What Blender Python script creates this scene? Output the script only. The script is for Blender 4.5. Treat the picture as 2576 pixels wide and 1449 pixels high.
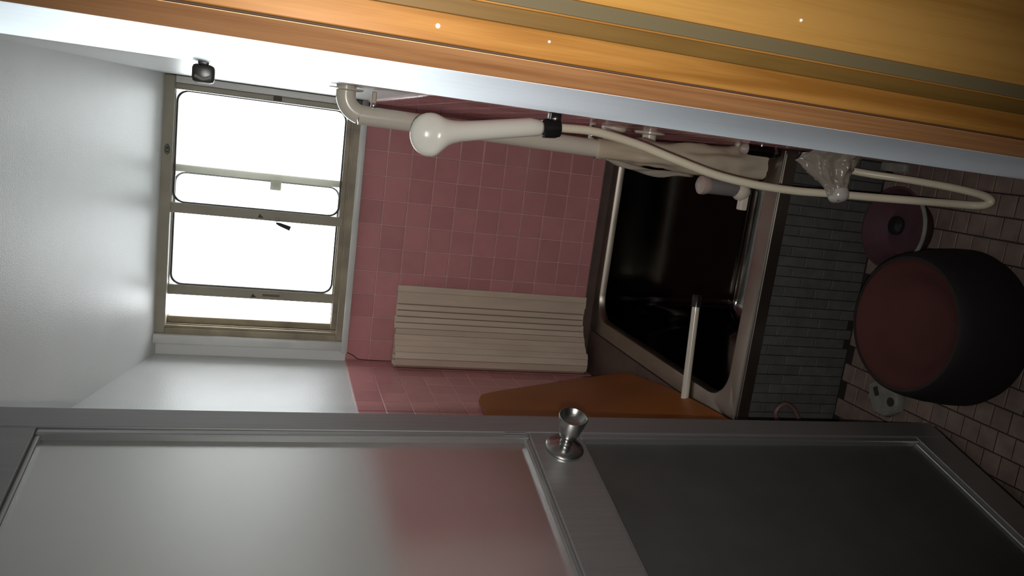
import bpy, bmesh, math, random
from mathutils import Vector, Matrix, noise
random.seed(7)
for o in list(bpy.data.objects): bpy.data.objects.remove(o, do_unlink=True)
S = bpy.context.scene
COL = S.collection

# ---------------------------------------------------------------- camera
F_PX, W_PX = 1938.8, 2576.0
cam_d = bpy.data.cameras.new('camera'); cam_d.sensor_fit = 'HORIZONTAL'
cam_d.sensor_width = 36.0; cam_d.lens = F_PX / W_PX * 36.0
cam_d.clip_start = 0.01; cam_d.clip_end = 200
cam = bpy.data.objects.new('camera', cam_d); COL.objects.link(cam)
YAW, PITCH, ROLL = math.radians(11.168), math.radians(17.288), math.radians(-3.986)
Fw = Vector((-math.sin(YAW)*math.cos(PITCH), math.cos(YAW)*math.cos(PITCH), -math.sin(PITCH)))
Rt = Vector((math.cos(YAW), math.sin(YAW), 0)); Dn = Fw.cross(Rt)
Ru = math.cos(ROLL)*Rt + math.sin(ROLL)*Dn          # "right" of the upright scene
Du = -math.sin(ROLL)*Rt + math.cos(ROLL)*Dn         # "down" of the upright scene
# the phone was held sideways: picture x runs downwards, picture y runs to the left
cx, cy, cz = Du, Ru, -Fw
cam.matrix_world = Matrix(((cx.x, cy.x, cz.x, 0), (cx.y, cy.y, cz.y, 0), (cx.z, cy.z, cz.z, 1.4), (0, 0, 0, 1)))
S.camera = cam

# ---------------------------------------------------------------- daylight and exposure
world = bpy.data.worlds.new('overcast_sky'); S.world = world; world.use_nodes = True
bg = world.node_tree.nodes['Background']
bg.inputs[0].default_value = (0.93, 0.97, 1.0, 1); bg.inputs[1].default_value = 9.0
pl = bpy.data.lights.new('window_portal', 'AREA'); pl.shape = 'RECTANGLE'; pl.size = 0.78; pl.size_y = 0.58
pl.cycles.is_portal = True
po = bpy.data.objects.new('window_portal', pl); COL.objects.link(po)
po.location = (-0.32, 2.66, 1.45); po.rotation_euler = (math.radians(-90), 0, 0)
# the phone's own lamp beside its lens
fd = bpy.data.lights.new('phone_lamp', 'SPOT'); fd.energy = 41.0; fd.color = (1, .97, .92); fd.shadow_soft_size = .006
fd.spot_size = math.radians(90); fd.spot_blend = 1.0
fo_ = bpy.data.objects.new('phone_lamp', fd); COL.objects.link(fo_)
fo_.location = Vector((0, 0, 1.4)) - Ru*.03 - Fw*.005; fo_.rotation_euler = cam.matrix_world.to_euler()
S.view_settings.view_transform = 'Standard'; S.view_settings.look = 'None'
S.view_settings.exposure = 0.0; S.view_settings.gamma = 1.0; S.view_settings.use_curve_mapping = False

# ---------------------------------------------------------------- materials
MATS = {}
def mat(name, col, rough=0.5, metal=0.0, spec=0.5, var=0.0, nscale=8.0, stretch=(1, 1, 1), bump=0.0, bscale=60.0,
        rnd=0.0, coat=0.0, rvar=0.0):
    if name in MATS: return MATS[name]
    m = bpy.data.materials.new(name); m.use_nodes = True
    nt = m.node_tree; b = nt.nodes['Principled BSDF']
    b.inputs['Base Color'].default_value = (*col, 1); b.inputs['Roughness'].default_value = rough
    b.inputs['Metallic'].default_value = metal; b.inputs['Specular IOR Level'].default_value = spec
    b.inputs['Coat Weight'].default_value = coat
    tc = nt.nodes.new('ShaderNodeTexCoord'); mp = nt.nodes.new('ShaderNodeMapping')
    geo = nt.nodes.new('ShaderNodeNewGeometry')
    nt.links.new(geo.outputs['Position'], mp.inputs[0]); mp.inputs['Scale'].default_value = stretch
    if var > 0 or rnd > 0:
        n = nt.nodes.new('ShaderNodeTexNoise'); n.inputs['Scale'].default_value = nscale; n.inputs['Detail'].default_value = 5
        nt.links.new(mp.outputs[0], n.inputs['Vector'])
        mr = nt.nodes.new('ShaderNodeMapRange'); mr.inputs['From Min'].default_value = .3; mr.inputs['From Max'].default_value = .7
        mr.inputs['To Min'].default_value = 1-var; mr.inputs['To Max'].default_value = 1+var
        nt.links.new(n.outputs[0], mr.inputs[0])
        src = mr.outputs[0]
        if rnd > 0:
            oi = nt.nodes.new('ShaderNodeObjectInfo'); m2 = nt.nodes.new('ShaderNodeMapRange')
            m2.inputs['To Min'].default_value = 1-rnd; m2.inputs['To Max'].default_value = 1+rnd
            nt.links.new(oi.outputs['Random'], m2.inputs[0])
            mu = nt.nodes.new('ShaderNodeMath'); mu.operation = 'MULTIPLY'
            nt.links.new(src, mu.inputs[0]); nt.links.new(m2.outputs[0], mu.inputs[1]); src = mu.outputs[0]
        hv = nt.nodes.new('ShaderNodeHueSaturation'); hv.inputs['Color'].default_value = (*col, 1)
        nt.links.new(src, hv.inputs['Value']); nt.links.new(hv.outputs[0], b.inputs['Base Color'])
        if rvar > 0:
            mr2 = nt.nodes.new('ShaderNodeMapRange'); mr2.inputs['To Min'].default_value = max(.02, rough-rvar); mr2.inputs['To Max'].default_value = rough+rvar
            nt.links.new(n.outputs[0], mr2.inputs[0]); nt.links.new(mr2.outputs[0], b.inputs['Roughness'])
    if bump > 0:
        n2 = nt.nodes.new('ShaderNodeTexNoise'); n2.inputs['Scale'].default_value = bscale; n2.inputs['Detail'].default_value = 4
        nt.links.new(mp.outputs[0], n2.inputs['Vector'])
        bp = nt.nodes.new('ShaderNodeBump'); bp.inputs['Strength'].default_value = bump; bp.inputs['Distance'].default_value = .002
        nt.links.new(n2.outputs[0], bp.inputs['Height']); nt.links.new(bp.outputs[0], b.inputs['Normal'])
    MATS[name] = m; return m

def wood(name, c1, c2, rough=0.35, sc=1.0, gfac=.35, grough=.5, gtint=0.0):
    m = bpy.data.materials.new(name); m.use_nodes = True; nt = m.node_tree; b = nt.nodes['Principled BSDF']
    geo = nt.nodes.new('ShaderNodeNewGeometry'); mp = nt.nodes.new('ShaderNodeMapping')
    mp.inputs['Scale'].default_value = (30*sc, 30*sc, 1.6*sc); nt.links.new(geo.outputs['Position'], mp.inputs[0])
    n = nt.nodes.new('ShaderNodeTexNoise'); n.inputs['Scale'].default_value = 1.6; n.inputs['Detail'].default_value = 6; n.inputs['Distortion'].default_value = 1.2
    nt.links.new(mp.outputs[0], n.inputs['Vector'])
    mp2 = nt.nodes.new('ShaderNodeMapping'); mp2.inputs['Scale'].default_value = (260, 260, 6); nt.links.new(geo.outputs['Position'], mp2.inputs[0])
    n2 = nt.nodes.new('ShaderNodeTexNoise'); n2.inputs['Scale'].default_value = 2.0; nt.links.new(mp2.outputs[0], n2.inputs['Vector'])
    mx = nt.nodes.new('ShaderNodeMath'); mx.operation = 'MULTIPLY_ADD'; mx.inputs[1].default_value = .25
    nt.links.new(n2.outputs[0], mx.inputs[0]); nt.links.new(n.outputs[0], mx.inputs[2])
    cr = nt.nodes.new('ShaderNodeValToRGB'); cr.color_ramp.elements[0].position = .45; cr.color_ramp.elements[1].position = .78
    cr.color_ramp.elements[0].color = (*c1, 1); cr.color_ramp.elements[1].color = (*c2, 1)
    nt.links.new(mx.outputs[0], cr.inputs[0]); nt.links.new(cr.outputs[0], b.inputs['Base Color'])
    b.inputs['Roughness'].default_value = rough
    g = nt.nodes.new('ShaderNodeBsdfGlossy'); g.inputs['Roughness'].default_value = grough
    tint = nt.nodes.new('ShaderNodeMix'); tint.data_type = 'RGBA'; tint.inputs[0].default_value = gtint; tint.inputs[7].default_value = (1, 1, 1, 1)
    nt.links.new(cr.outputs[0], tint.inputs[6]); nt.links.new(tint.outputs[2], g.inputs[0])
    ms = nt.nodes.new('ShaderNodeMixShader'); ms.inputs[0].default_value = gfac
    nt.links.new(b.outputs[0], ms.inputs[1]); nt.links.new(g.outputs[0], ms.inputs[2]); nt.links.new(ms.outputs[0], nt.nodes['Material Output'].inputs[0])
    MATS[name] = m; return m

def clear(name, col, transp, trl, gl_rough):
    """thin film: transparent + translucent + a gloss"""
    m = bpy.data.materials.new(name); m.use_nodes = True; nt = m.node_tree; nt.nodes.clear()
    out = nt.nodes.new('ShaderNodeOutputMaterial')
    t = nt.nodes.new('ShaderNodeBsdfTransparent'); t.inputs[0].default_value = (*col, 1)
    d = nt.nodes.new('ShaderNodeBsdfTranslucent'); d.inputs[0].default_value = (*col, 1)
    df = nt.nodes.new('ShaderNodeBsdfDiffuse'); df.inputs[0].default_value = (*col, 1)
    g = nt.nodes.new('ShaderNodeBsdfGlossy'); g.inputs['Roughness'].default_value = gl_rough; g.inputs[0].default_value = (1, 1, 1, 1)
    a0 = nt.nodes.new('ShaderNodeMixShader'); a0.inputs[0].default_value = .5
    nt.links.new(d.outputs[0], a0.inputs[1]); nt.links.new(df.outputs[0], a0.inputs[2])
    a = nt.nodes.new('ShaderNodeMixShader'); a.inputs[0].default_value = trl
    nt.links.new(t.outputs[0], a.inputs[1]); nt.links.new(a0.outputs[0], a.inputs[2])
    f = nt.nodes.new('ShaderNodeFresnel'); f.inputs[0].default_value = 1.45
    c = nt.nodes.new('ShaderNodeMixShader'); nt.links.new(f.outputs[0], c.inputs[0])
    nt.links.new(a.outputs[0], c.inputs[1]); nt.links.new(g.outputs[0], c.inputs[2]); nt.links.new(c.outputs[0], out.inputs[0])
    MATS[name] = m; return m

PLASTER = mat('white_plaster', (.64, .65, .64), .42, var=.04, nscale=5, bump=.25, bscale=300)
PLASTER2 = mat('white_gloss_paint', (.74, .74, .73), .35, var=.03, nscale=4, bump=.1, bscale=200)
TILE = mat('pink_tile', (.56, .26, .265), .16, rnd=.07, var=.04, nscale=20)
GROUT = mat('pale_pink_grout', (.74, .52, .50), .8, var=.15, nscale=30)
GREYTILE = mat('grey_mosaic', (.072, .072, .070), .6, spec=.2, rnd=.08, var=.15, nscale=40)
GREYGROUT = mat('dark_grout', (.006, .006, .006), .9)
FTILE = mat('floor_tile', (.17, .125, .105), .55, spec=.2, rnd=.1, var=.2, nscale=25)
FGROUT = mat('floor_grout', (.012, .009, .008), .9)
LEDGE = mat('ledge_concrete', (.09, .06, .05), .5, var=.2, nscale=15)
STEEL = mat('stainless_steel', (.30, .27, .235), .36, metal=1, var=.1, nscale=12, stretch=(1, 1, 1), rvar=.06)
STEELIN = mat('stainless_inner', (.26, .25, .23), .10, metal=1, var=.1, nscale=10, rvar=.04, bump=.03, bscale=9)
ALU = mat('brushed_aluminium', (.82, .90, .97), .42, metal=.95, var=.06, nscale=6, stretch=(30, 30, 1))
def aniso(m, amount, rot):
    nt = m.node_tree; b = nt.nodes['Principled BSDF']; t = nt.nodes.new('ShaderNodeTangent'); t.direction_type = 'RADIAL'; t.axis = 'Z'
    b.inputs['Anisotropic'].default_value = amount; b.inputs['Anisotropic Rotation'].default_value = rot
    nt.links.new(t.outputs[0], b.inputs['Tangent'])
aniso(ALU, .9, .25)
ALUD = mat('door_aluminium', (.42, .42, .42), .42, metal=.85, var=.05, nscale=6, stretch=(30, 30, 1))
CHROME = mat('knob_steel', (.50, .50, .48), .24, metal=1)
WINB = mat('beige_sash', (.30, .27, .21), .45, var=.12, nscale=9)
WINF = mat('beige_frame', (.27, .225, .155), .5, var=.3, nscale=14)
GASK = mat('gasket', (.05, .04, .03), .6)
WHITEP = mat('white_sill_paint', (.60, .60, .58), .4, var=.1, nscale=10)
IVORY = mat('ivory_plastic', (.57, .52, .44), .25, coat=.2, var=.03)
IVORY2 = mat('ivory_hose', (.68, .62, .48), .32, var=.04)
SHOWER = mat('shower_plastic', (.80, .78, .70), .18, coat=.4)
BLACK = mat('black_plastic', (.012, .012, .013), .25)
RUBBER = mat('black_rubber', (.02, .02, .018), .35)
SLAT = mat('cover_slat', (.62, .51, .40), .5, rnd=.05, var=.08, nscale=30, stretch=(1, 1, .2))
SLATD = mat('cover_joint', (.26, .20, .14), .7)
BOARD = mat('orange_board', (.26, .085, .016), .45, var=.2, nscale=6, stretch=(1, 1, .5))
WOODA = wood('reddish_wood', (.50, .21, .075), (.76, .38, .16), .30, 1.0, .45, .5, .05)
WOODB = wood('golden_wood', (.26, .11, .021), (.40, .19, .045), .33)
WOODC = wood('groove_wood', (.13, .07, .015), (.18, .10, .024), .45)
WOODP = wood('panel_wood', (.46, .225, .048), (.60, .32, .085), .36, .6)
DARKRED = mat('dull_red_plastic', (.070, .027, .024), .85, spec=.1, var=.1)
NEARBLK = mat('black_brown_plastic', (.014, .012, .012), .7, spec=.2)
PINKP = mat('pink_plastic', (.065, .030, .038), .7, spec=.2, var=.15, nscale=20)
PALE = mat('pale_plastic', (.17, .17, .15), .5, var=.2, nscale=40)
HOLE = mat('dark_hole', (.02, .018, .014), .8)
GREYP = mat('grey_metal', (.22, .21, .21), .4, metal=.3)
DARKM = mat('dark_chrome', (.10, .10, .10), .18, metal=1)
PINKC = mat('pinkish_cap', (.36, .28, .25), .45)
FILM = clear('plastic_film', (.86, .76, .60), .5, .88, .3)
FILM2 = clear('clear_plastic_film', (.70, .66, .58), .5, .5, .22)
PANE = clear('window_glass', (.96, .98, .97), .9, .05, .05)
ROOM = mat('dressing_room_wall', (.30, .27, .23), .8, var=.05)
ROOMF = mat('dressing_room_floor', (.10, .06, .035), .5, var=.1)

def frosted():
    m = bpy.data.materials.new('frosted_acrylic'); m.use_nodes = True; nt = m.node_tree; nt.nodes.clear()
    out = nt.nodes.new('ShaderNodeOutputMaterial')
    r = nt.nodes.new('ShaderNodeBsdfRefraction'); r.inputs['Roughness'].default_value = .30; r.inputs['IOR'].default_value = 1.45; r.inputs[0].default_value = (.98, .97, .955, 1)
    tr = nt.nodes.new('ShaderNodeBsdfTranslucent'); tr.inputs[0].default_value = (.7, .69, .67, 1)
    gl = nt.nodes.new('ShaderNodeBsdfGlossy'); gl.inputs['Roughness'].default_value = .4
    geo = nt.nodes.new('ShaderNodeNewGeometry'); mp = nt.nodes.new('ShaderNodeMapping'); mp.inputs['Scale'].default_value = (500, 500, 60)
    nt.links.new(geo.outputs['Position'], mp.inputs[0])
    n = nt.nodes.new('ShaderNodeTexNoise'); n.inputs['Scale'].default_value = 1; nt.links.new(mp.outputs[0], n.inputs['Vector'])
    bp = nt.nodes.new('ShaderNodeBump'); bp.inputs['Strength'].default_value = .12; bp.inputs['Distance'].default_value = .0005
    nt.links.new(n.outputs[0], bp.inputs['Height']); nt.links.new(bp.outputs[0], gl.inputs['Normal'])
    a = nt.nodes.new('ShaderNodeMixShader'); a.inputs[0].default_value = .12
    nt.links.new(r.outputs[0], a.inputs[1]); nt.links.new(tr.outputs[0], a.inputs[2])
    b = nt.nodes.new('ShaderNodeMixShader'); b.inputs[0].default_value = .05
    nt.links.new(a.outputs[0], b.inputs[1]); nt.links.new(gl.outputs[0], b.inputs[2]); nt.links.new(b.outputs[0], out.inputs[0])
    return m
FROST = frosted()

# ---------------------------------------------------------------- helpers
def wloc(o):
    v = Vector((0, 0, 0))
    while o is not None: v = v + o.location; o = o.parent
    return v
def tag(o, label=None, cat=None, group=None, kind=None):
    if label: o['label'] = label
    if cat: o['category'] = cat
    if group: o['group'] = group
    if kind: o['kind'] = kind
    return o
def empty(name, loc, parent=None):
    o = bpy.data.objects.new(name, None); COL.objects.link(o); o.empty_display_size = .05
    o.parent = parent; o.location = Vector(loc) - (wloc(parent) if parent else Vector((0, 0, 0))); return o
class G:
    """collects shapes in world coordinates; build() links them as one mesh object"""
    def __init__(s): s.v = []; s.f = []
    def add(s, vs, fs):
        k = len(s.v); s.v += [Vector(p) for p in vs]; s.f += [tuple(i+k for i in f) for f in fs]; return s
    def box(s, a, b, bev=0.0, M=None):
        (x0, y0, z0), (x1, y1, z1) = a, b
        if bev <= 0:
            vs = [(x0,y0,z0),(x1,y0,z0),(x1,y1,z0),(x0,y1,z0),(x0,y0,z1),(x1,y0,z1),(x1,y1,z1),(x0,y1,z1)]
            fs = [(0,3,2,1),(4,5,6,7),(0,1,5,4),(1,2,6,5),(2,3,7,6),(3,0,4,7)]
        else:
            bm = bmesh.new(); bmesh.ops.create_cube(bm, size=1)
            bmesh.ops.scale(bm, vec=(x1-x0, y1-y0, z1-z0), verts=bm.verts)
            bmesh.ops.translate(bm, vec=((x0+x1)/2, (y0+y1)/2, (z0+z1)/2), verts=bm.verts)
            bmesh.ops.bevel(bm, geom=bm.edges[:], offset=bev, segments=2, affect='EDGES', profile=.5)
            bm.verts.index_update(); vs = [v.co.copy() for v in bm.verts]; fs = [tuple(v.index for v in f.verts) for f in bm.faces]; bm.free()
        if M: vs = [M(Vector(p)) for p in vs]
        return s.add(vs, fs)
    def rings(s, rs, closed=True, cap0=True, cap1=True, loop=False):
        n = len(rs[0]); k = len(s.v); s.v += [Vector(p) for r in rs for p in r]
        m = len(rs)
        for i in range(m if loop else m-1):
            i2 = (i+1) % m
            for j in range(n if closed else n-1):
                j2 = (j+1) % n
                s.f.append((k+i*n+j, k+i*n+j2, k+i2*n+j2, k+i2*n+j))
        if closed and not loop:
            if cap0: s.f.append(tuple(k+j for j in reversed(range(n))))
            if cap1: s.f.append(tuple(k+(m-1)*n+j for j in range(n)))
        return s
    def lathe(s, prof, org, axis, n=28, cap0=True, cap1=True):
        ax = Vector(axis).normalized(); t = Vector((0, 0, 1)) if abs(ax.z) < .9 else Vector((1, 0, 0))
        e1 = ax.cross(t).normalized(); e2 = ax.cross(e1); org = Vector(org)
        return s.rings([[org + ax*h + (e1*math.cos(2*math.pi*j/n) + e2*math.sin(2*math.pi*j/n))*max(r, 1e-5) for j in range(n)] for r, h in prof], cap0=cap0, cap1=cap1)
    def tube(s, pts, r, n=12, sub=6, smooth=True):
        P = [Vector(p) for p in pts]
        if smooth and len(P) > 2:
            Q = []
            for i in range(len(P)-1):
                a, b, c, d = P[max(i-1, 0)], P[i], P[i+1], P[min(i+2, len(P)-1)]
                for k in range(sub):
                    t = k/sub
                    Q.append(.5*((2*b) + (c-a)*t + (2*a-5*b+4*c-d)*t*t + (3*b-a-3*c+d)*t**3))
            Q.append(P[-1]); P = Q
        rad = r if callable(r) else (lambda t: r)
        T0 = (P[1]-P[0]).normalized(); up = Vector((0, 0, 1)) if abs(T0.z) < .9 else Vector((1, 0, 0))
        e1 = T0.cross(up).normalized(); rs = []
        for i, p in enumerate(P):
            T = (P[min(i+1, len(P)-1)] - P[max(i-1, 0)]).normalized()
            e1 = (e1 - T*e1.dot(T)).normalized(); e2 = T.cross(e1); rr = rad(i/(len(P)-1))
            rs.append([p + (e1*math.cos(2*math.pi*j/n) + e2*math.sin(2*math.pi*j/n))*rr for j in range(n)])
        return s.rings(rs)
    def build(s, name, m, parent=None, smooth=False, origin=None, ang=40):
        if parent is None and origin is None:
            xs = [p.x for p in s.v]; ys = [p.y for p in s.v]; zs = [p.z for p in s.v]
            origin = Vector(((min(xs)+max(xs))/2, (min(ys)+max(ys))/2, min(zs)))
        base = wloc(parent) if parent else Vector((0, 0, 0))
        off = Vector(origin) if origin is not None else base
        me = bpy.data.meshes.new(name); me.from_pydata([p-off for p in s.v], [], s.f)
        bm = bmesh.new(); bm.from_mesh(me); bmesh.ops.recalc_face_normals(bm, faces=bm.faces); bm.to_mesh(me); bm.free()
        if smooth:
            for p in me.polygons: p.use_smooth = True
            me.set_sharp_from_angle(angle=math.radians(ang))
        me.materials.append(m); me.update()
        o = bpy.data.objects.new(name, me); COL.objects.link(o); o.parent = parent; o.location = off - base
        return o
def box(name, a, b, m, parent=None, bev=0.0, smooth=False):
    return G().box(a, b, bev).build(name, m, parent, smooth)
def place(name, mesh, loc, parent, rot=None):
    o = bpy.data.objects.new(name, mesh); COL.objects.link(o); o.parent = parent; o.location = Vector(loc)-wloc(parent)
    if rot: o.rotation_euler = rot
    return o
def tile_mesh(name, sx, sz, th, m, bev=.0016):
    """tile lying in the XZ plane, front face towards -Y at y=-th"""
    vs = []
    for (y, d) in ((0, 0), (-th+bev, 0), (-th, bev)):
        hx, hz = sx/2-d, sz/2-d
        vs += [(-hx, y, -hz), (hx, y, -hz), (hx, y, hz), (-hx, y, hz)]
    fs = []
    for k in (0, 4):
        for j in range(4): fs.append((k+j, k+(j+1) % 4, k+4+(j+1) % 4, k+4+j))
    fs += [(8, 9, 10, 11), (3, 2, 1, 0)]
    me = bpy.data.meshes.new(name); me.from_pydata(vs, [], fs)
    bm = bmesh.new(); bm.from_mesh(me); bmesh.ops.recalc_face_normals(bm, faces=bm.faces); bm.to_mesh(me); bm.free()
    me.materials.append(m); return me

# ================================================================ THE ROOM
XL, XR, YB = -0.778, 0.068, 2.50
TT = 1.153                                     # top of the pink tiling
def ceil_z(y): return 1.73 + .2576*(2.5-y)
# floor slab (wash floor, with the sunken tub pit left open) and dressing room floor
fl = G().box((XL-.05, .62, -.06), (XR+.05, 1.599, 0.0)).box((XL-.06, 1.50, -.46), (XR+.1, YB+.12, -.39)).box((XL-.06, 1.50, -.40), (XR+.1, 1.55, -.05)).build('floor', FGROUT); tag(fl, kind='structure')
box('floor_dressing', (-1.6, -1.7, -.06), (.6, .62, .0), ROOMF)['kind'] = 'structure'
box('wall_dressing_back', (-1.6, -1.8, 0), (.6, -1.7, 2.5), ROOM)['kind'] = 'structure'
box('wall_dressing_left', (-1.7, -1.8, 0), (-1.6, .62, 2.5), ROOM)['kind'] = 'structure'
box('ceiling_dressing', (-1.7, -1.8, 2.5), (.6, .72, 2.56), ROOM)['kind'] = 'structure'
# front wall with the doorway
fw = G().box((-1.7, .62, 0), (-.70, .72, 2.5)).box((-.70, .62, 1.86), (.0500, .72, 2.5)).build('wall_front', ROOM); tag(fw, kind='structure')
# back wall round the window
bw = G()
bw.box((XL-.06, YB, -.4), (XR+.1, YB+.12, 1.165)).box((XL-.06, YB, 1.165), (-.712, YB+.12, 1.95)).box((-.712, YB, 1.737), (XR+.1, YB+.12, 1.95)).box((.066, YB+.06, 1.165), (XR+.1, YB+.12, 1.737))
wall_back = tag(bw.build('wall_back', PLASTER2), kind='structure')
wall_left = tag(box('wall_left', (XL-.06, .72, -.4), (XL, YB, 2.35), PLASTER), kind='structure')
wall_right = tag(box('wall_right', (XR, 1.075, -.4), (XR+.1, YB+.06, 2.35), PLASTER2), kind='structure')
cg = G()
cg.add([(XL-.06, YB+.12, ceil_z(YB+.12)), (XR+.1, YB+.12, ceil_z(YB+.12)), (XR+.1, .6, ceil_z(.6)), (XL-.06, .6, ceil_z(.6)),
        (XL-.06, YB+.12, ceil_z(YB+.12)+.06), (XR+.1, YB+.12, ceil_z(YB+.12)+.06), (XR+.1, .6, ceil_z(.6)+.06), (XL-.06, .6, ceil_z(.6)+.06)],
       [(0,1,2,3),(7,6,5,4),(0,4,5,1),(1,5,6,2),(2,6,7,3),(3,7,4,0)])
tag(cg.build('ceiling', PLASTER), kind='structure')

# tiles: grout bed (wall thickness to the tile backs) then each tile
PT, TS, TH = .0778, .0757, .0045
tm = tile_mesh('wall_tile', TS, TS, TH, TILE)
gb = G().box((XL, YB-.003, .30), (XR, YB, TT)); gb.build('grout_bed', GROUT, wall_back)
gb = G().box((XL, .75, 0), (XL+.003, YB, TT)); gb.build('grout_bed', GROUT, wall_left)
gb = G().box((XR-.003, 1.076, 0), (XR, YB, TT)); gb.build('grout_bed', GROUT, wall_right)
rows = [TT - PT*(k+.5) for k in range(11)]
for c in range(11):
    x = .036 - PT*c
    w = 1.0
    for r in rows:
        if x - TS/2 < XL+.004:
            continue
        o = place('tile', tm, (x, YB-.0015+random.uniform(-.0003, .0003), r), wall_back)
        o.rotation_euler = (random.uniform(-.004, .004), 0, random.uniform(-.004, .004))
tmc = tile_mesh('wall_tile_cut', .0685, TS, TH, TILE)
for r in rows: place('tile', tmc, (-.7385, YB-.0015, r), wall_back)
for c in range(15):
    y = YB - .006 - PT*(c+.5)
    for r in rows:
        o = place('tile', tm, (XL+.0015, y, r), wall_left); o.rotation_euler = (0, 0, math.radians(90)+random.uniform(-.004, .004))
        if y < 1.30: continue
        o = place('tile', tm, (XR-.0015, y, r), wall_right); o.rotation_euler = (0, random.uniform(-.003, .003), math.radians(-90)+random.uniform(-.006, .006))
# bottom course on the side walls (below the rim level, in front of the tub)
# floor mosaic, staggered rows running into the room
tfl = tile_mesh('floor_tile', .0440, .0385, .0035, FTILE, .0015)
rest = G()
for i in range(18):
    x = .0455 - .0462*i
    if x < XL+.02: break
    for j in range(21):
        y = .745 + .0405*j + (.0202 if i % 2 else 0)
        if y > 1.5505: continue
        under = (x+.27)**2 + (y-1.24)**2 < .13**2
        if x > -.53 and y > .98 and not under:
            o = place('tile', tfl, (x, y, -.0008+random.uniform(-.0004, .0004)), fl)
            o.rotation_euler = (math.radians(-90)+random.uniform(-.012, .012), random.uniform(-.012, .012), random.uniform(-.01, .01))
        else:
            rest.box((x-.022, y-.0192, -.001), (x+.022, y+.0192, .0025), 0)
o = rest.build('floor_tiles_far', FTILE, fl); o['kind'] = 'stuff'

# ================================================================ WINDOW
win = tag(empty('window_1', (-.32, 2.53, 1.165)), kind='structure')
Y0, Y1 = 2.478, 2.60
box('frame_head', (-.708, Y0+.006, 1.704), (.066, Y1, 1.737), WINB, win, .003)
fb = G().box((-.708, Y0+.004, 1.165), (.066, Y1, 1.190), .003).box((-.672, Y0+.018, 1.190), (.05, Y0+.026, 1.207)).box((-.672, Y0+.048, 1.190), (.05, Y0+.054, 1.207)).box((-.672, Y0+.074, 1.190), (.05, Y0+.080, 1.207))
fb.build('frame_bottom_track', WINF, win)
fj = G().box((-.708, Y0+.004, 1.190), (-.690, Y1, 1.704))
for yy in (.012, .034, .060, .088): fj.box((-.690, Y0+yy, 1.190), (-.682+.004*(yy > .05), Y0+yy+.006, 1.704))
fj.build('frame_jamb', WINF, win)
box('frame_jamb', (.046, Y0+.01, 1.190), (.066, Y1, 1.704), WHITEP, win, .002)  # white in place of the frame's beige: window glare put into the colour
box('inner_jamb', (-.684, Y0+.050, 1.190), (-.662, Y0+.078, 1.704), WINF, win, .003)
# white casing round the frame: side strip and sill
box('casing_strip', (-.738, YB-.030, 1.160), (-.708, YB-.002, 1.737), WHITEP, win, .006, True)
box('casing_groove', (-.742, YB-.012, 1.160), (-.736, YB-.001, 1.737), mat('grey_caulk', (.2, .2, .19), .7), win)
box('window_sill', (-.745, YB-.034, 1.150), (.067, YB-.0, 1.170), WHITEP, win, .004, True)

def rr(x0, x1, z0, z1, r, y, n=7):
    P = []
    for (cx_, cz_, a0) in ((x1-r, z1-r, 0), (x0+r, z1-r, 90), (x0+r, z0+r, 180), (x1-r, z0+r, 270)):
        for k in range(n+1):
            a = math.radians(a0 + 90*k/n); P.append(Vector((cx_+r*math.cos(a), y, cz_+r*math.sin(a))))
    return P
def sash(x0, x1, y, wl, wr, rail):
    s = empty('sash', ((x0+x1)/2, y, 1.195), win)
    z0, z1 = 1.196, 1.712
    box('stile', (x0, y-.011, z0), (x0+wl, y+.011, z1), WINB, s, .003)
    box('stile', (x1-wr, y-.011, z0), (x1, y+.011, z1), WINB, s, .003)
    box('rail', (x0+wl, y-.010, z0), (x1-wr, y+.010, z0+rail), WINF, s, .002)
    box('rail', (x0+wl, y-.010, z1-rail+.004), (x1-wr, y+.010, z1), WINB, s, .002)
    box('pane', (x0+wl-.004, y-.002, z0+rail-.004), (x1-wr+.004, y+.002, z1-rail+.008), PANE, s)
    P = rr(x0+wl+.001, x1-wr-.001, z0+rail+.001, z1-rail+.003, .030, y)
    ro = [[p+Vector((0, dy, 0)) + (Vector(((x0+x1)/2, y, (z0+z1)/2))-p).normalized()*dd for (dy, dd) in ((-.006, 0), (-.006, .006), (.006, .006), (.006, 0))] for p in P]
    G().rings(ro, loop=True).build('gasket', GASK, s)
    return s
sA = sash(-.334, .046, 2.505, .030, .018, .014)       # sash by the right wall
sB = sash(-.592, -.190, 2.532, .031, .022, .014)      # sash slid away from the left jamb
# crescent latch and arrow marks on the meeting stile, pull plate on the free stile
G().lathe([(.0025, 0), (.0055, .010), (.0075, .044), (.0072, .046)], (-.338, 2.488, 1.400), (-.30, -.15, -1), 10).build('crescent_latch', BLACK, sA)
G().box((-.334, 2.488, 1.392), (-.322, 2.4955, 1.404), .002).build('latch_base', WINB, sA)
G().add([(-.327, 2.4935, 1.455), (-.314, 2.4935, 1.450), (-.327, 2.4935, 1.437), (-.327, 2.4945, 1.455), (-.314, 2.4945, 1.450), (-.327, 2.4945, 1.437)], [(0,1,2),(3,5,4),(0,2,5,3),(0,3,4,1),(1,4,5,2)]).build('arrow_mark', GASK, sA)
box('keeper', (.030, 2.484, 1.408), (.044, 2.496, 1.432), GASK, sA, .002)
box('pull_plate', (-.584, 2.518, 1.366), (-.568, 2.5225, 1.434), WINB, sB, .002)
box('pull_recess', (-.580, 2.5165, 1.374), (-.573, 2.5185, 1.426), mat('recess_brown', (.12, .10, .07), .6), sB)
G().add([(-.586, 2.5205, 1.462), (-.574, 2.5205, 1.456), (-.586, 2.5205, 1.444), (-.586, 2.522, 1.462), (-.574, 2.522, 1.456), (-.586, 2.522, 1.444)], [(0,1,2),(3,5,4),(0,2,5,3),(0,3,4,1),(1,4,5,2)]).build('arrow_mark', GASK, sB)
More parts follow.
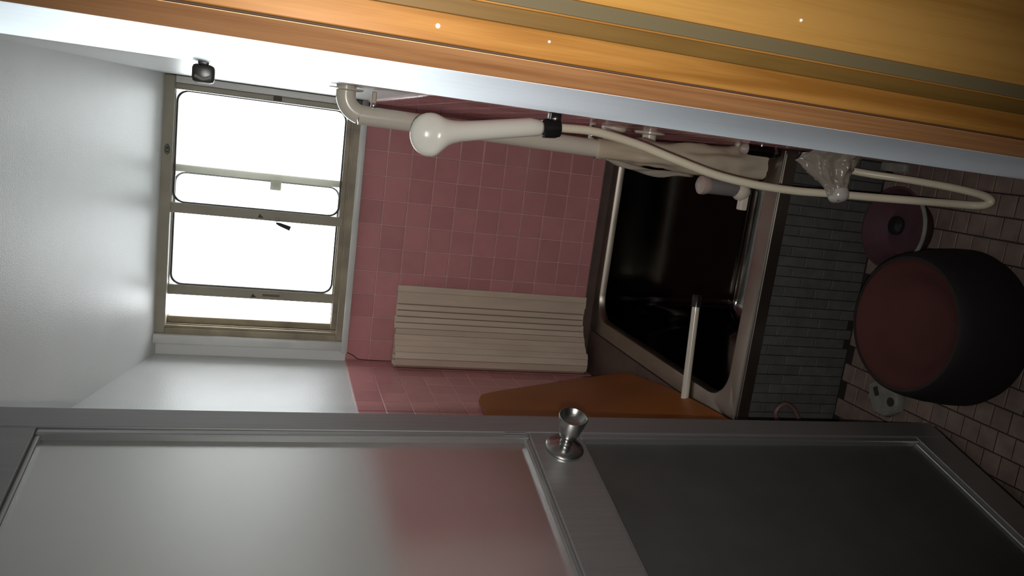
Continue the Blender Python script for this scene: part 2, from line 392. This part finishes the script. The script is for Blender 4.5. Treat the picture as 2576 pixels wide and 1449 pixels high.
box('side_plate', (-.205, 2.514, 1.392), (-.240, 2.522, 1.425), WINB, sB, .002)
# dark oval maker's mark on the head: an oval with three bold letter strokes
mk = empty('oval_mark', (-.148, 2.483, 1.716), win)
ov = G(); n = 24
ov.rings([[Vector((-.148+.016*math.cos(2*math.pi*j/n), 2.4835-dy, 1.7185+.0075*math.sin(2*math.pi*j/n))) for j in range(n)] for dy in (0, .0008)])
ov.build('oval', mat('mark_black', (.03, .03, .025), .5), mk)
lt = G()
for (x, pts) in ((-.138, [(.004, .004), (0, 0), (-.004, .004), (0, 0), (0, -.005)]), (-.148, [(-.003, .005), (-.003, -.005), (-.003, 0), (.003, .005), (-.003, 0), (.003, -.005)]), (-.158, [(-.003, .004), (-.003, -.004), (-.003, 0), (.003, .004), (-.003, 0), (.003, -.004)])):
    for a, b in zip(pts[:-1], pts[1:]):
        lt.tube([(x+a[0], 2.4826, 1.7185+a[1]), (x+b[0]+1e-5, 2.4826, 1.7185+b[1])], .0007, 6, smooth=False)
lt.build('lettering', WINB, mk)

# dark crack running from the sill end to the corner
G().tube([(-.748, 2.494, 1.148), (-.757, 2.494, 1.128), (-.768, 2.494, 1.112), (-.771, 2.494, 1.085), (-.772, 2.493, .99), (-.7725, 2.493, .70), (-.7725, 2.493, .36)], .0016, 6).build('dark_crack', mat('crack_brown', (.06, .018, .014), .8), wall_back)

# ================================================================ DOOR FRAME (right jamb) AND WOODWORK
XJ = .0503
j1 = empty('trim_1', (XJ, .9, 0)); j1['kind'] = 'structure'
def plan(name, pts, z0, z1, m, par):                # upright strip with the given plan outline
    return G().rings([[Vector((x, y, z)) for x, y in pts] for z in (z0, z1)]).build(name, m, par)
plan('jamb_face', [(XJ, .639), (XJ-.001, .85), (XJ-.0015, 1.075), (XR+.03, 1.075), (XR+.03, .639)], 0, 2.06, ALU, j1)
box('jamb_backing', (XR+.03, .66, 0), (.19, 1.075, 2.35), ROOM, j1)
t2 = empty('trim_2', (XJ, .62, 0)); t2['kind'] = 'structure'
YC = .600                                     # front of the casing, facing the dressing room
plan('jamb_board', [(XJ+.0002, .639), (.0640, .604), (.10, .604), (.10, .639)], 0, 2.06, WOODA, t2)
box('joint_shadow_line', (.0644, YC-.001, 0), (.0660, YC+.006, 2.06), mat('joint_shadow_brown', (.05, .02, .007), .7), t2)  # dark strip colours in the shadow gap at the casing corner
box('casing_board', (.0655, YC-.006, 0), (.0875, YC+.001, 2.06), WOODB, t2, .001)
box('groove_board', (.0875, YC-.001, 0), (.1005, YC+.005, 2.06), WOODC, t2)
box('groove_lip', (.1000, YC-.005, 0), (.1014, YC+.005, 2.06), WOODB, t2)
box('groove_edge', (.1014, YC+.001, 0), (.1140, YC+.006, 2.06), mat('groove_grey', (.12, .095, .05), .4), t2)
wdr = tag(G().box((.1140, YC-.004, 0), (.65, .66, 2.5)).box((.0655, YC-.004, 2.06), (.1140, .66, 2.5)).build('wall_dressing_right', WOODP), kind='structure')
box('wall_dressing_side', (.60, -1.8, 0), (.65, YC-.004, 2.5), ROOM)['kind'] = 'structure'
NAILM = mat('nail_glint_white', (.9, .9, .85), .35)  # white base colour stands in for the glint on the nail heads
NAIL = lambda x, z, r, par, y: G().lathe([(r, 0), (r*.85, .0012), (r*.3, .002)], (x, y, z), (0, -1, 0), 10).build('nail_head', NAILM, par, True)
NAIL(.0772, 1.295, .0020, t2, YC-.0058); NAIL(.0795, 1.207, .0012, t2, YC-.0058); NAIL(.132, .985, .0015, wdr, YC-.0038)
# black rubber door bumper on the far edge of the aluminium jamb
bmp = empty('door_bumper', (.043, 1.080, 1.490))
G().box((.0235, 1.077, 1.4875), (.0465, 1.099, 1.514), .005).build('rubber_block', RUBBER, bmp, True)
G().box((.0455, 1.0755, 1.4945), (.0515, 1.089, 1.507), .002).build('mounting_tab', RUBBER, bmp, True)
G().tube([(.0315, 1.077, 1.491), (.0285, 1.0765, 1.5005), (.0315, 1.077, 1.510)], .0022, 8).build('worn_lip', mat('worn_rubber', (.16, .16, .15), .3), bmp, True)
tag(bmp, 'small black rubber door bumper on the white door jamb beside window', 'door bumper')

# ================================================================ DOOR (aluminium, standing open on the left)
DA = math.radians(16.168)
DR = Vector((math.sin(DA), math.cos(DA), 0)); NN = Vector((math.cos(DA), -math.sin(DA), 0)); B0 = Vector((-.477, 1.242, 0))
def D(p): return B0 - DR*p.x + NN*p.y + Vector((0, 0, p.z))     # (distance from free edge, out of face, height)
hinge = B0 - DR*.60
door = tag(empty('door_1', (hinge.x, hinge.y, .0)), kind='structure')
def dbox(name, a, b, m, bev=.0015): return G().box(a, b, bev, D).build(name, m, door)
DW = .60
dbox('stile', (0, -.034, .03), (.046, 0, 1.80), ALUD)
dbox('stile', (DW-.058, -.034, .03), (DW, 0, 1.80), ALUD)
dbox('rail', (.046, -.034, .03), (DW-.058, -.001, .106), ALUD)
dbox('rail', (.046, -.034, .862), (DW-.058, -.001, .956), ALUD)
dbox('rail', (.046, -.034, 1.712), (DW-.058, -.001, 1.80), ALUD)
DPLATE = mat('dark_grey_plate', (.055, .053, .050), .5, spec=.25, var=.08, nscale=12)
BEAD = mat('bead_aluminium', (.55, .57, .57), .32, metal=.9)
for z0, z1 in ((.106, .862), (.956, 1.712)):
    dbox('glazing_bead', (.046, -.030, z0), (.058, -.003, z1), BEAD, .003)
    dbox('glazing_bead', (DW-.068, -.030, z0), (DW-.058, -.004, z1), BEAD, .003)
    dbox('glazing_bead', (.058, -.030, z0), (DW-.068, -.006, z0+.010), BEAD, .003)
    dbox('glazing_bead', (.058, -.030, z1-.008), (DW-.068, -.006, z1), BEAD, .003)
    dbox('door_panel', (.057, -.019, z0+.004), (DW-.06, -.016, z1-.004), FROST if z0 > .5 else DPLATE, 0)
dbox('edge_trim', (-.0015, -.030, .03), (0, -.012, 1.80), BEAD, 0)
dbox('bottom_sweep', (.0, -.026, .012), (DW, -.008, .03), BLACK, 0)
# knob: rosette, neck and flared cup with a hollow end
kc = D(Vector((.088, 0, .902)))
kn = empty('door_knob', kc, door)
G().lathe([(.0335, 0), (.0335, .003), (.031, .0055), (.022, .008), (.014, .012)], kc, NN, 36).build('rosette', CHROME, kn, True)
G().lathe([(.0125, .008), (.0105, .014), (.0105, .022), (.013, .026)], kc, NN, 28).build('neck', CHROME, kn, True)
G().lathe([(.012, .024), (.0150, .026), (.018, .034), (.0225, .051), (.0250, .064), (.0250, .066), (.0237, .067), (.0215, .064), (.017, .056), (.010, .053), (.0, .0525)], kc, NN, 40, cap1=False).build('knob_cup', CHROME, kn, True)
lk = D(Vector((.052, 0, .925)))
dbox('latch_line', (.047, -.002, .962), (.050, .0006, 1.0), ALUD, 0)

# ================================================================ BATHTUB
tub = empty('bathtub', (-.28, 2.03, -.32))
TZ = .300
def rrect(x0, x1, y0, y1, r, z, n=8):
    P = []
    for (a, b, a0) in ((x1-r, y1-r, 0), (x0+r, y1-r, 90), (x0+r, y0+r, 180), (x1-r, y0+r, 270)):
        for k in range(n+1):
            t = math.radians(a0 + 90*k/n); P.append(Vector((a+r*math.cos(t), b+r*math.sin(t), z)))
    return P
ox0, ox1, oy0, oy1 = -.622, .0625, 1.542, 2.492
ix0, ix1, iy0, iy1 = -.566, .040, 1.606, 2.447
rim = [rrect(ox0, ox1, oy0, oy1, .012, TZ-.034), rrect(ox0, ox1, oy0, oy1, .012, TZ-.004), rrect(ox0+.004, ox1-.004, oy0+.004, oy1-.004, .012, TZ),
       rrect(ix0-.012, ix1+.012, iy0-.012, iy1+.012, .085, TZ), rrect(ix0-.004, ix1+.004, iy0-.004, iy1+.004, .082, TZ-.002), rrect(ix0, ix1, iy0, iy1, .080, TZ-.009),
       rrect(ix0+.002, ix1-.002, iy0+.002, iy1-.002, .080, TZ-.022)]
G().rings(rim, cap0=False, cap1=False).build('rim', STEEL, tub, True)
inn = [rrect(ix0+.002, ix1-.002, iy0+.002, iy1-.002, .080, TZ-.022), rrect(ix0+.008, ix1-.006, iy0+.010, iy1-.008, .080, TZ-.12)]
for k in range(1, 7):
    t = k/6; inn.append(rrect(ix0+.010+.012*t, ix1-.008-.012*t, iy0+.012+.02*t, iy1-.010-.012*t, .080, TZ-.12-.38*t))
for k in range(1, 6):
    a = math.radians(90*k/5); inn.append(rrect(ix0+.022+.06*(1-math.cos(a)), ix1-.020-.06*(1-math.cos(a)), iy0+.032+.06*(1-math.cos(a)), iy1-.022-.06*(1-math.cos(a)), .075, TZ-.5-.06*math.sin(a)))
G().rings(inn, cap0=False, cap1=True).build('basin', STEELIN, tub, True, ang=60)
# bead along the front edge of the rim
G().tube([(ox0+.004, oy0+.003, TZ+.0005), (ox1-.004, oy0+.003, TZ+.0005)], .003, 8, smooth=False).build('front_bead', STEEL, tub, True)
tag(tub, 'sunken stainless steel bathtub under the pink tiled wall', 'bathtub')
# tiled apron in front of the tub, ledge beside it
ap = tag(box('apron_wall', (XL, 1.562, 0), (XR, 1.600, .262), GREYGROUT, None), kind='structure')
am = tile_mesh('apron_tile', .0232, .0860, .005, GREYTILE, .0012)
for c in range(34):
    x = XR - .018 - .0246*c
    if x < XL+.012: break
    z0 = -.043 + (.044 if c % 2 else 0) + random.choice((0, 0, .015, -.012))
    for r in range(4):
        z = z0 + .0885*r
        lo, hi = max(z-.043, .002), min(z+.043, .260)
        if hi-lo < .015: continue
        if hi-lo > .0855: o = place('tile', am, (x, 1.5625, z), ap)
        else: o = G().box((x-.0116, 1.5575, lo), (x+.0116, 1.5625, hi), .001).build('tile', GREYTILE, ap)
        o.location.y += random.uniform(-.0012, .0008)
lg = tag(G().box((XL, 1.562, 0), (ox0-.002, YB-.004, TZ-.002)).build('tub_ledge', LEDGE), kind='structure')
tag(box('trim_3', (XL, oy1, .0), (XR, YB-.001, .332), LEDGE, None, .002), kind='structure')

# ================================================================ ROLLED BATH COVER standing in the corner
cov = empty('bath_cover', (-.62, 2.43, .335))
ctrl = [(-.515, 2.4775), (-.56, 2.477), (-.60, 2.474), (-.635, 2.462), (-.668, 2.438), (-.700, 2.412), (-.735, 2.397), (-.758, 2.410), (-.764, 2.440), (-.745, 2.466), (-.713, 2.468), (-.694, 2.449), (-.706, 2.431), (-.730, 2.427)]
cp = [Vector((x, y, 0)) for x, y in ctrl]; fine = []
for i in range(len(cp)-1):
    a_, b_, c_, d_ = cp[max(i-1, 0)], cp[i], cp[i+1], cp[min(i+2, len(cp)-1)]
    for k in range(80):
        t = k/80; fine.append(.5*((2*b_) + (c_-a_)*t + (2*a_-5*b_+4*c_-d_)*t*t + (3*b_-a_-3*c_+d_)*t**3))
path = [(fine[0].x, fine[0].y)]; acc = 0
for a_, b_ in zip(fine[:-1], fine[1:]):
    acc += (b_-a_).length
    if acc >= .0208: path.append((b_.x, b_.y)); acc -= .0208
sl_z0, sl_z1 = .336, 1.006
pts = [Vector((x, y, 0)) for x, y in path]
for i, p in enumerate(pts):
    T = (pts[min(i+1, len(pts)-1)] - pts[max(i-1, 0)]).normalized(); N = Vector((T.y, -T.x, 0))
    front = 0
    dz = .000
    zl = sl_z0 - .010*max(0, min(1, (2.47-p.y)/.09)) + random.uniform(-.002, .002)
    zh = sl_z1 + random.uniform(-.003, .003) - .004*i/len(pts)
    hw, ht = .0101, .0052
    prof = [(-hw, -ht*.6), (-hw, ht*.5), (-hw*.6, ht), (0, ht*1.15), (hw*.6, ht), (hw, ht*.5), (hw, -ht*.6)]
    rs = [[p + T*u + N*w + Vector((0, 0, z)) for u, w in prof] for z in (zl, zh)]
    G().rings(rs).build('slat', SLAT, cov)
    if i < len(pts)-1:
        q = (p+pts[i+1])/2
        G().box((q.x-.0022, q.y-.003, zl+.002), (q.x+.0022, q.y+.003, zh-.003)).build('hinge_strip', SLATD, cov)
tag(cov, 'beige slatted bath cover, half rolled, standing in tiled corner', 'bath cover')

# ================================================================ ORANGE BOARD leaning on the left wall
bd = G(); nu, nv = 14, 10
def bpt(u, v, off):
    A = Vector((-.683, 2.150, .304)); Bc = Vector((-.7685, 2.139, .792)); Cc = Vector((-.7685, 1.50, .812)); Dd = Vector((-.606, 1.50, .304))
    p = (A*(1-v)+Bc*v)*(1-u) + (Dd*(1-v)+Cc*v)*u
    p.x += .010*math.sin(math.pi*v)*0 + .012*math.sin(math.pi*u)*(1-v)
    n = Vector((.95, 0, .2)).normalized()
    # rounded far top corner
    r = .10
    if v > .9 and u < r:
        k = (1-u/r); p.z -= .020*k*k*(v-.9)/.1
    return p + n*off
fr = [[bpt(i/nu, j/nv, .012) for i in range(nu+1)] for j in range(nv+1)]
bk = [[bpt(i/nu, j/nv, 0) for i in range(nu+1)] for j in range(nv+1)]
vs = [p for r in fr for p in r] + [p for r in bk for p in r]; n1 = (nu+1)*(nv+1); fs = []
for j in range(nv):
    for i in range(nu):
        a0 = j*(nu+1)+i; fs += [(a0, a0+1, a0+nu+2, a0+nu+1), (n1+a0+nu+1, n1+a0+nu+2, n1+a0+1, n1+a0)]
for i in range(nu):
    fs += [(i, n1+i, n1+i+1, i+1)]; k = nv*(nu+1)+i; fs += [(k, k+1, n1+k+1, n1+k)]
for j in range(nv):
    k = j*(nu+1); fs += [(k, k+nu+1, n1+k+nu+1, n1+k)]; k += nu; fs += [(k, n1+k, n1+k+nu+1, k+nu+1)]
bd.add(vs, fs); bo = bd.build('leaning_board', BOARD, None, True)
tag(bo, 'plain orange-brown board leaning on the left tiled wall by the tub', 'board')

# ivory rod across the corner of the tub
rod = empty('ivory_rod', (-.50, 1.79, .30))
ra, rb = Vector((-.628, 1.762, .314)), Vector((-.374, 1.806, .302))
G().tube([ra, rb], .0105, 16, smooth=False).build('rod_shaft', IVORY, rod, True)
dv = (rb-ra).normalized()
G().lathe([(.0112, 0), (.0112, .012), (.009, .016)], ra-dv*.004, -dv, 16).build('end_cap', IVORY, rod, True)
G().lathe([(.0125, 0), (.0125, .030), (.010, .034)], rb, dv, 16).build('dark_tip', BLACK, rod, True)
tag(rod, 'ivory plastic rod lying over the left edge of the bathtub', 'rod')

# ================================================================ RIGHT WALL PLUMBING
PY = 1.62
pipe = empty('wall_pipe', (.012, PY, .34))
pp = [(.072, PY, 1.284), (.052, PY, 1.284)]
for k in range(1, 9):
    a = math.radians(90*k/8); pp.append((.052-.038*math.sin(a), PY, 1.284-.038*(1-math.cos(a))))
pp += [(.013, PY, 1.15), (.013, PY, 1.0), (.010, PY, .80), (.009, PY, .62), (.009, PY, .44)]
for k in range(1, 7):
    a = math.radians(90*k/6); pp.append((.009+.035*(1-math.cos(a)), PY, .40-.035*math.sin(a)))
pp += [(.066, PY, .365)]
G().tube(pp, .0195, 20, sub=3).build('pipe_run', IVORY, pipe, True)
G().lathe([(.034, 0), (.034, .002), (.030, .004), (.021, .005)], (XR-.005, PY, 1.284), (-1, 0, 0), 28).build('wall_flange', IVORY, pipe, True)
for z in (1.228, .748):
    G().box((.026, PY-.004, z-.005), (XR-.004, PY+.010, z+.005), .002).build('bracket', mat('bracket_tan', (.36, .30, .23), .4), pipe)
    G().lathe([(.006, 0), (.006, .003), (.003, .005)], (.036, PY-.004, z), (0, -1, 0), 12).build('screw', CHROME, pipe, True)
tag(pipe, 'thick ivory pipe running down the right wall, bent into it at the top', 'pipe')

# two ivory valves and the dark mixer body on the right wall
vA = empty('water_valve', (XR, 1.70, .66))
G().lathe([(.030, 0), (.030, .005), (.026, .010), (.0215, .012), (.0215, .030), (.019, .034), (.0, .0345)], (XR-.005, 1.70, .663), (-1, 0, 0), 28).build('knob_body', IVORY, vA, True)
tag(vA, 'short flat ivory valve knob on the right wall, upper of two', 'valve')
vB = empty('water_valve', (XR, 1.70, .57))
G().lathe([(.036, 0), (.036, .004), (.024, .007)], (XR-.005, 1.70, .570), (-1, 0, 0), 28).build('wall_flange', IVORY, vB, True)
G().lathe([(.0165, .005), (.0165, .042), (.013, .046), (0, .0465)], (XR-.005, 1.70, .570), (-1, 0, 0), 28).build('handle_stem', IVORY, vB, True)
tag(vB, 'long ivory valve handle with round wall flange on right wall, lower of two', 'valve')
mx = empty('mixer_tap', (.052, 1.545, .31)); MC = Vector((.0505, 1.545, .405))
G().lathe([(.010, 0), (.0125, .01), (.0125, .06), (.0145, .066), (.0145, .078), (.012, .082), (.010, .088)], MC, (0, 0, -1), 20).build('mixer_body', DARKM, mx, True)
G().lathe([(.0148, .067), (.0153, .071), (.0148, .075)], MC, (0, 0, -1), 20).build('chrome_ring', CHROME, mx, True)
G().lathe([(.0135, 0), (.011, .01), (.005, .016)], MC, (0, 0, 1), 16).build('top_cap', PINKC, mx, True)
G().lathe([(.016, 0), (.016, .004), (.010, .007), (.010, .015)], (XR-.004, 1.545, .365), (-1, 0, 0), 16).build('wall_mount', DARKM, mx, True)
tag(mx, 'dark metal mixer tap on the right wall behind the wrapped pipe', 'tap')

# grey drain tap with ivory nub beside the wrapped pipe
tp = empty('filter_tap', (-.040, 1.54, .35)); TX, TY = -.0405, 1.54
G().lathe([(.0165, 0), (.0178, .006), (.0178, .070), (.016, .076)], (TX, TY, .490), (0, 0, -1), 22).build('tap_body', GREYP, tp, True)
G().lathe([(.0145, -.004), (.0190, .004), (.0215, .015), (.0205, .022), (.012, .028)], (TX, TY, .484), (0, 0, 1), 22).build('flared_cap', PINKC, tp, True)
G().lathe([(.0135, 0), (.0200, .010), (.0215, .020), (.0165, .031), (.0115, .037)], (TX-.004, TY, .420), (0, 0, -1), 22).build('lower_cup', IVORY, tp, True)
G().box((TX-.046, TY-.010, .383), (TX-.008, TY+.010, .400), .003).build('nub', IVORY, tp)
G().tube([(TX, TY, .455), (TX+.012, TY+.015, .455), (TX+.02, TY+.030, .455)], .008, 10).build('branch', GREYP, tp, True)
tag(tp, 'grey tap with pinkish cap and ivory nub hanging above the tub corner', 'tap')

# crumpled plastic round the lower pipe
wr = G(); nz, na = 46, 40; rs = []
for i in range(nz+1):
    t = i/nz; z = .735 - .42*t; ring = []
    for j in range(na):
        a = 2*math.pi*j/na
        base = .0222 + .021*t
        d = Vector((math.cos(a), math.sin(a), 0))
        nn_ = noise.noise(Vector((d.x*1.6, d.y*1.6, z*14)))*.011*min(1, t*3) + noise.noise(Vector((d.x*4, d.y*4, z*30+5)))*.004*min(1, t*3)
        fold = .003*math.sin(5*a+z*20)*min(1, t*2)
        rr_ = base + nn_ + fold
        px = .009 + .007*t + d.x*rr_; py = PY + d.y*rr_
        px = min(px, XR-.008)
        ring.append(Vector((px, min(py, 1.70), z + .008*noise.noise(Vector((a, 0, 9)))*(t > .9))))
    rs.append(ring)
wr.rings(rs, cap0=False, cap1=False)
wo = wr.build('plastic_wrap', FILM, None, True, ang=180)
tag(wo, 'crumpled milky plastic wrapped round the lower ivory pipe', 'plastic wrap')
# hanging flap of film
ff = G(); rs = []
for i in range(17):
    t = i/16; z = .715 - .21*t; w = .017*math.sin(math.pi*min(1, t*1.15))**.7 if t < .87 else .004
    rs.append([Vector((-.012 - .012*t - w*k/5 + .003*math.sin(9*t+k), 1.588+.004*math.sin(11*t+k*.7), z+.004*math.sin(k+4*t))) for k in range(6)])
ff.rings(rs, closed=False)
fo = ff.build('film_flap', FILM2, wo, True, ang=180)
sm = fo.modifiers.new('thick', 'SOLIDIFY'); sm.thickness = .0006

# plastic bag tied over the spout, with its rounded clear tip
bag = empty('bagged_spout', (.02, 1.31, .28))
bs = [(Vector((.060, 1.322, .352)), .064, .026), (Vector((.048, 1.320, .356)), .074, .030), (Vector((.030, 1.314, .355)), .058, .028), (Vector((.012, 1.306, .351)), .040, .024), (Vector((-.002, 1.300, .347)), .026, .020), (Vector((-.012, 1.296, .345)), .0215, .018), (Vector((-.024, 1.290, .342)), .0215, .018)]
rs = []; ax = Vector((-.93, -.36, -.1)).normalized()
e2 = Vector((0, 0, 1)); e1 = ax.cross(e2).normalized(); e2 = e1.cross(ax)
bf = []
for a_, b_ in zip(bs[:-1], bs[1:]):
    for k in range(6): t = k/6; bf.append((a_[0].lerp(b_[0], t), a_[1]*(1-t)+b_[1]*t, a_[2]*(1-t)+b_[2]*t))
bf.append(bs[-1])
for c, rz, ry in bf:
    ring = []
    for jj in range(60):
        a = 2*math.pi*jj/60; cr_ = (1 - abs(noise.noise(Vector((math.cos(a)*3, math.sin(a)*3, c.x*45))))*.45 + .12*math.sin(7*a + c.x*90) + .18*noise.noise(Vector((math.cos(a)*2, math.sin(a)*2, c.x*30+9))))
        if c.x < -.004: cr_ = cr_*.3+.7
        ring.append(c + e2*math.cos(a)*rz*cr_ + e1*math.sin(a)*ry*cr_)
    rs.append(ring)
for r in rs:
    for p in r: p.x = min(p.x, XR-.008)
G().rings(rs, cap0=False, cap1=False).build('bag_film', FILM2, bag, True, ang=180)
tc_ = Vector((-.024, 1.290, .342))
G().lathe([(.0195, -.012), (.0205, -.004), (.0195, .004), (.016, .009), (.010, .012), (0, .013)], tc_, ax, 28, cap0=False).build('clear_tip', mat('milky_tip', (.42, .39, .37), .2, coat=.5), bag, True)
G().box((-.0015, -.004, -.011), (.0015, .004, .011), .001, lambda p: tc_ + ax*.0095 + e1*(-.006) + (ax*p.x + e1*p.y + e2*p.z)).build('slot', HOLE, bag)
tag(bag, 'tap spout wrapped in milky plastic with a rounded slotted tip', 'tap')

# small pale soap dish low on the right wall
sd = G().box((.042, 1.395, .085), (XR-.006, 1.470, .100), .004).build('soap_dish', PALE, None)
tag(sd, 'small pale soap dish low on the right wall behind the hose', 'soap dish')

# ================================================================ HAND SHOWER
hs = empty('hand_shower', (.03, 1.40, .92))
prof = [(-.0062, 1.1452+.0372*math.cos(math.radians(a)), .0372*math.sin(math.radians(a))) for a in (2, 9, 18, 28, 38, 49, 60, 72, 84, 96, 107)]
prof += [(-.0050, 1.1280, .0322), (-.0030, 1.1215, .0280), (.0000, 1.1145, .0238), (.0030, 1.1060, .0205), (.0064, 1.0914, .0180), (.0132, 1.0555, .0172), (.0244, .9947, .0168), (.0303, .9638, .0167), (.0316, .9426, .0140), (.0316, .9366, .0110)]
rs = []
for i, (x, z, r) in enumerate(prof):
    r *= 1.06
    k = min(1, max(0, (i-8)/6)); dep = r*(.55*(1-k) + k)
    rs.append([Vector((x + r*math.cos(2*math.pi*j/40), 1.40 + .003*(1-k) + dep*math.sin(2*math.pi*j/40), z)) for j in range(40)])
sh = G().rings(rs).build('shower_body', SHOWER, hs, True, ang=70)
# spray plate on the far side
G().lathe([(.030, 0), (.031, .004), (.028, .008), (0, .009)], (-.0067, 1.419, 1.146), (0, 1, -.15), 28).build('spray_plate', GREYP, hs, True)
hose = [(.0355, 1.40, .925), (.0375, 1.40, .893), (.0385, 1.40, .828), (.0263, 1.40, .742), (.0059, 1.39, .6565), (-.0135, 1.38, .5688), (-.0231, 1.37, .4807), (-.0252, 1.362, .3900), (-.0216, 1.350, .3030), (-.0183, 1.330, .2200), (-.0144, 1.30, .1466), (-.0108, 1.29, .0600), (-.0086, 1.276, .0190), (-.0045, 1.255, .0105), (.004, 1.243, .0105), (.0125, 1.258, .0105), (.0185, 1.297, .0115), (.024, 1.35, .030), (.0285, 1.42, .066), (.0305, 1.47, .118), (.034, 1.50, .160), (.039, 1.525, .198)]
G().tube(hose, .0083, 14).build('hose', IVORY2, hs, True, ang=80)
tag(hs, 'white hand shower with ivory hose hooked on the right wall', 'shower')
hd = empty('shower_holder', (.05, 1.40, .90))
G().lathe([(.0150, 0), (.0178, .003), (.0184, .016), (.0184, .026), (.0165, .031), (.0165, .034)], (.0318, 1.40, .9375), (.12, 0, -1), 28).build('holder_ring', BLACK, hd, True)
G().box((.044, 1.392, .904), (XR-.004, 1.408, .928), .003).build('wall_arm', BLACK, hd)
G().lathe([(.005, 0), (.005, .003), (.002, .005)], (.052, 1.392, .916), (0, -1, 0), 12).build('screw', CHROME, hd, True)
tag(hd, 'black ring holder gripping the hand shower at its handle end', 'shower holder')

# ================================================================ THINGS ON THE FLOOR
bc = Vector((-.262, 1.238, .004))
wt = empty('wash_tub', bc)
G().lathe([(.150, 0), (.158, .004), (.1635, .02), (.1625, .05), (.157, .10), (.149, .140), (.143, .158), (.138, .164), (.133, .163)], bc, (0, 0, 1), 64, cap1=False).build('tub_side', NEARBLK, wt, True)
G().lathe([(.1335, .1615), (.131, .157), (.122, .148), (.108, .138), (.104, .133), (.090, .123), (.086, .118), (.06, .106), (.03, .101), (0, .100)], bc, (0, 0, 1), 64, cap0=False).build('dished_top', DARKRED, wt, True)
tag(wt, 'big black round washtub with dished dull red top on the floor', 'washtub')
pb = Vector((-.083, 1.436, .004))
pk = empty('pink_bowl', pb)
G().lathe([(.060, 0), (.066, .004), (.080, .030), (.092, .055), (.094, .058), (.090, .058), (.078, .030), (.060, .012), (0, .008)], pb, (0, 0, 1), 48, cap1=False).build('bowl_body', PINKP, pk, True)
ri = [(pb.x+.093*math.cos(math.radians(t)), pb.y+.093*math.sin(math.radians(t)), .060) for t in range(215, 325, 8)]
G().tube(ri, .0045, 8).build('pale_rim_lit_arc', PALE, pk, True)  # lit near arc of the pale rim; the shaded rest is left out
G().lathe([(.022, 0), (.022, .008), (.014, .014), (0, .015)], pb+Vector((.005, .035, .010)), (0, 0, 1), 20).build('dark_plug', BLACK, pk, True)
tag(pk, 'round dark pink washbowl in front of the tub under the hose', 'washbowl')
sp = empty('soap_tray', (-.470, 1.392, .003))
def ST(p):
    c, s_ = math.cos(.6), math.sin(.6); return Vector((-.470+c*p.x-s_*p.y, 1.392+s_*p.x+c*p.y, .003+p.z))
outl = [(-.045, -.030), (-.020, -.044), (.028, -.040), (.046, -.012), (.040, .030), (.012, .042), (-.030, .036), (-.048, .010)]
G().rings([[ST(Vector((x*k, y*k, z))) for x, y in outl] for k, z in ((.94, 0), (1, .006), (1, .018), (.92, .024))]).build('tray_body', PALE, sp, True, ang=50)
G().rings([[ST(Vector((-.020+.011*math.cos(t*.5236), -.022+.011*math.sin(t*.5236), z))) for t in range(12)] for z in (.022, .0248)]).build('round_hole', HOLE, sp)
G().box((.004, .006, .022), (.026, .020, .0248), .001, ST).build('square_hole', HOLE, sp)
tag(sp, 'pale plastic tray with dark holes on the floor beside the door', 'tray')
cb = empty('clear_cup', (-.214, 1.442, .003))
G().lathe([(.026, 0), (.030, .004), (.034, .055), (.0325, .055), (.028, .006), (0, .005)], (-.214, 1.442, .003), (0, 0, 1), 28, cap1=False).build('cup_wall', FILM2, cb, True)
tag(cb, 'small clear cup between the pink washbowl and black washtub', 'cup')
hl = empty('hose_loop', (-.59, 1.46, .003))
G().tube([(-.640, 1.50, .004), (-.630, 1.50, .10), (-.600, 1.50, .185), (-.560, 1.50, .222), (-.535, 1.50, .205), (-.545, 1.50, .175), (-.585, 1.495, .145), (-.640, 1.48, .10), (-.690, 1.46, .03), (-.72, 1.43, .006)], .0055, 10).build('hose_run', mat('dull_pink_rubber', (.10, .06, .055), .5), hl, True)
tag(hl, 'thin dull pink hose curled up against the grey mosaic apron', 'hose')
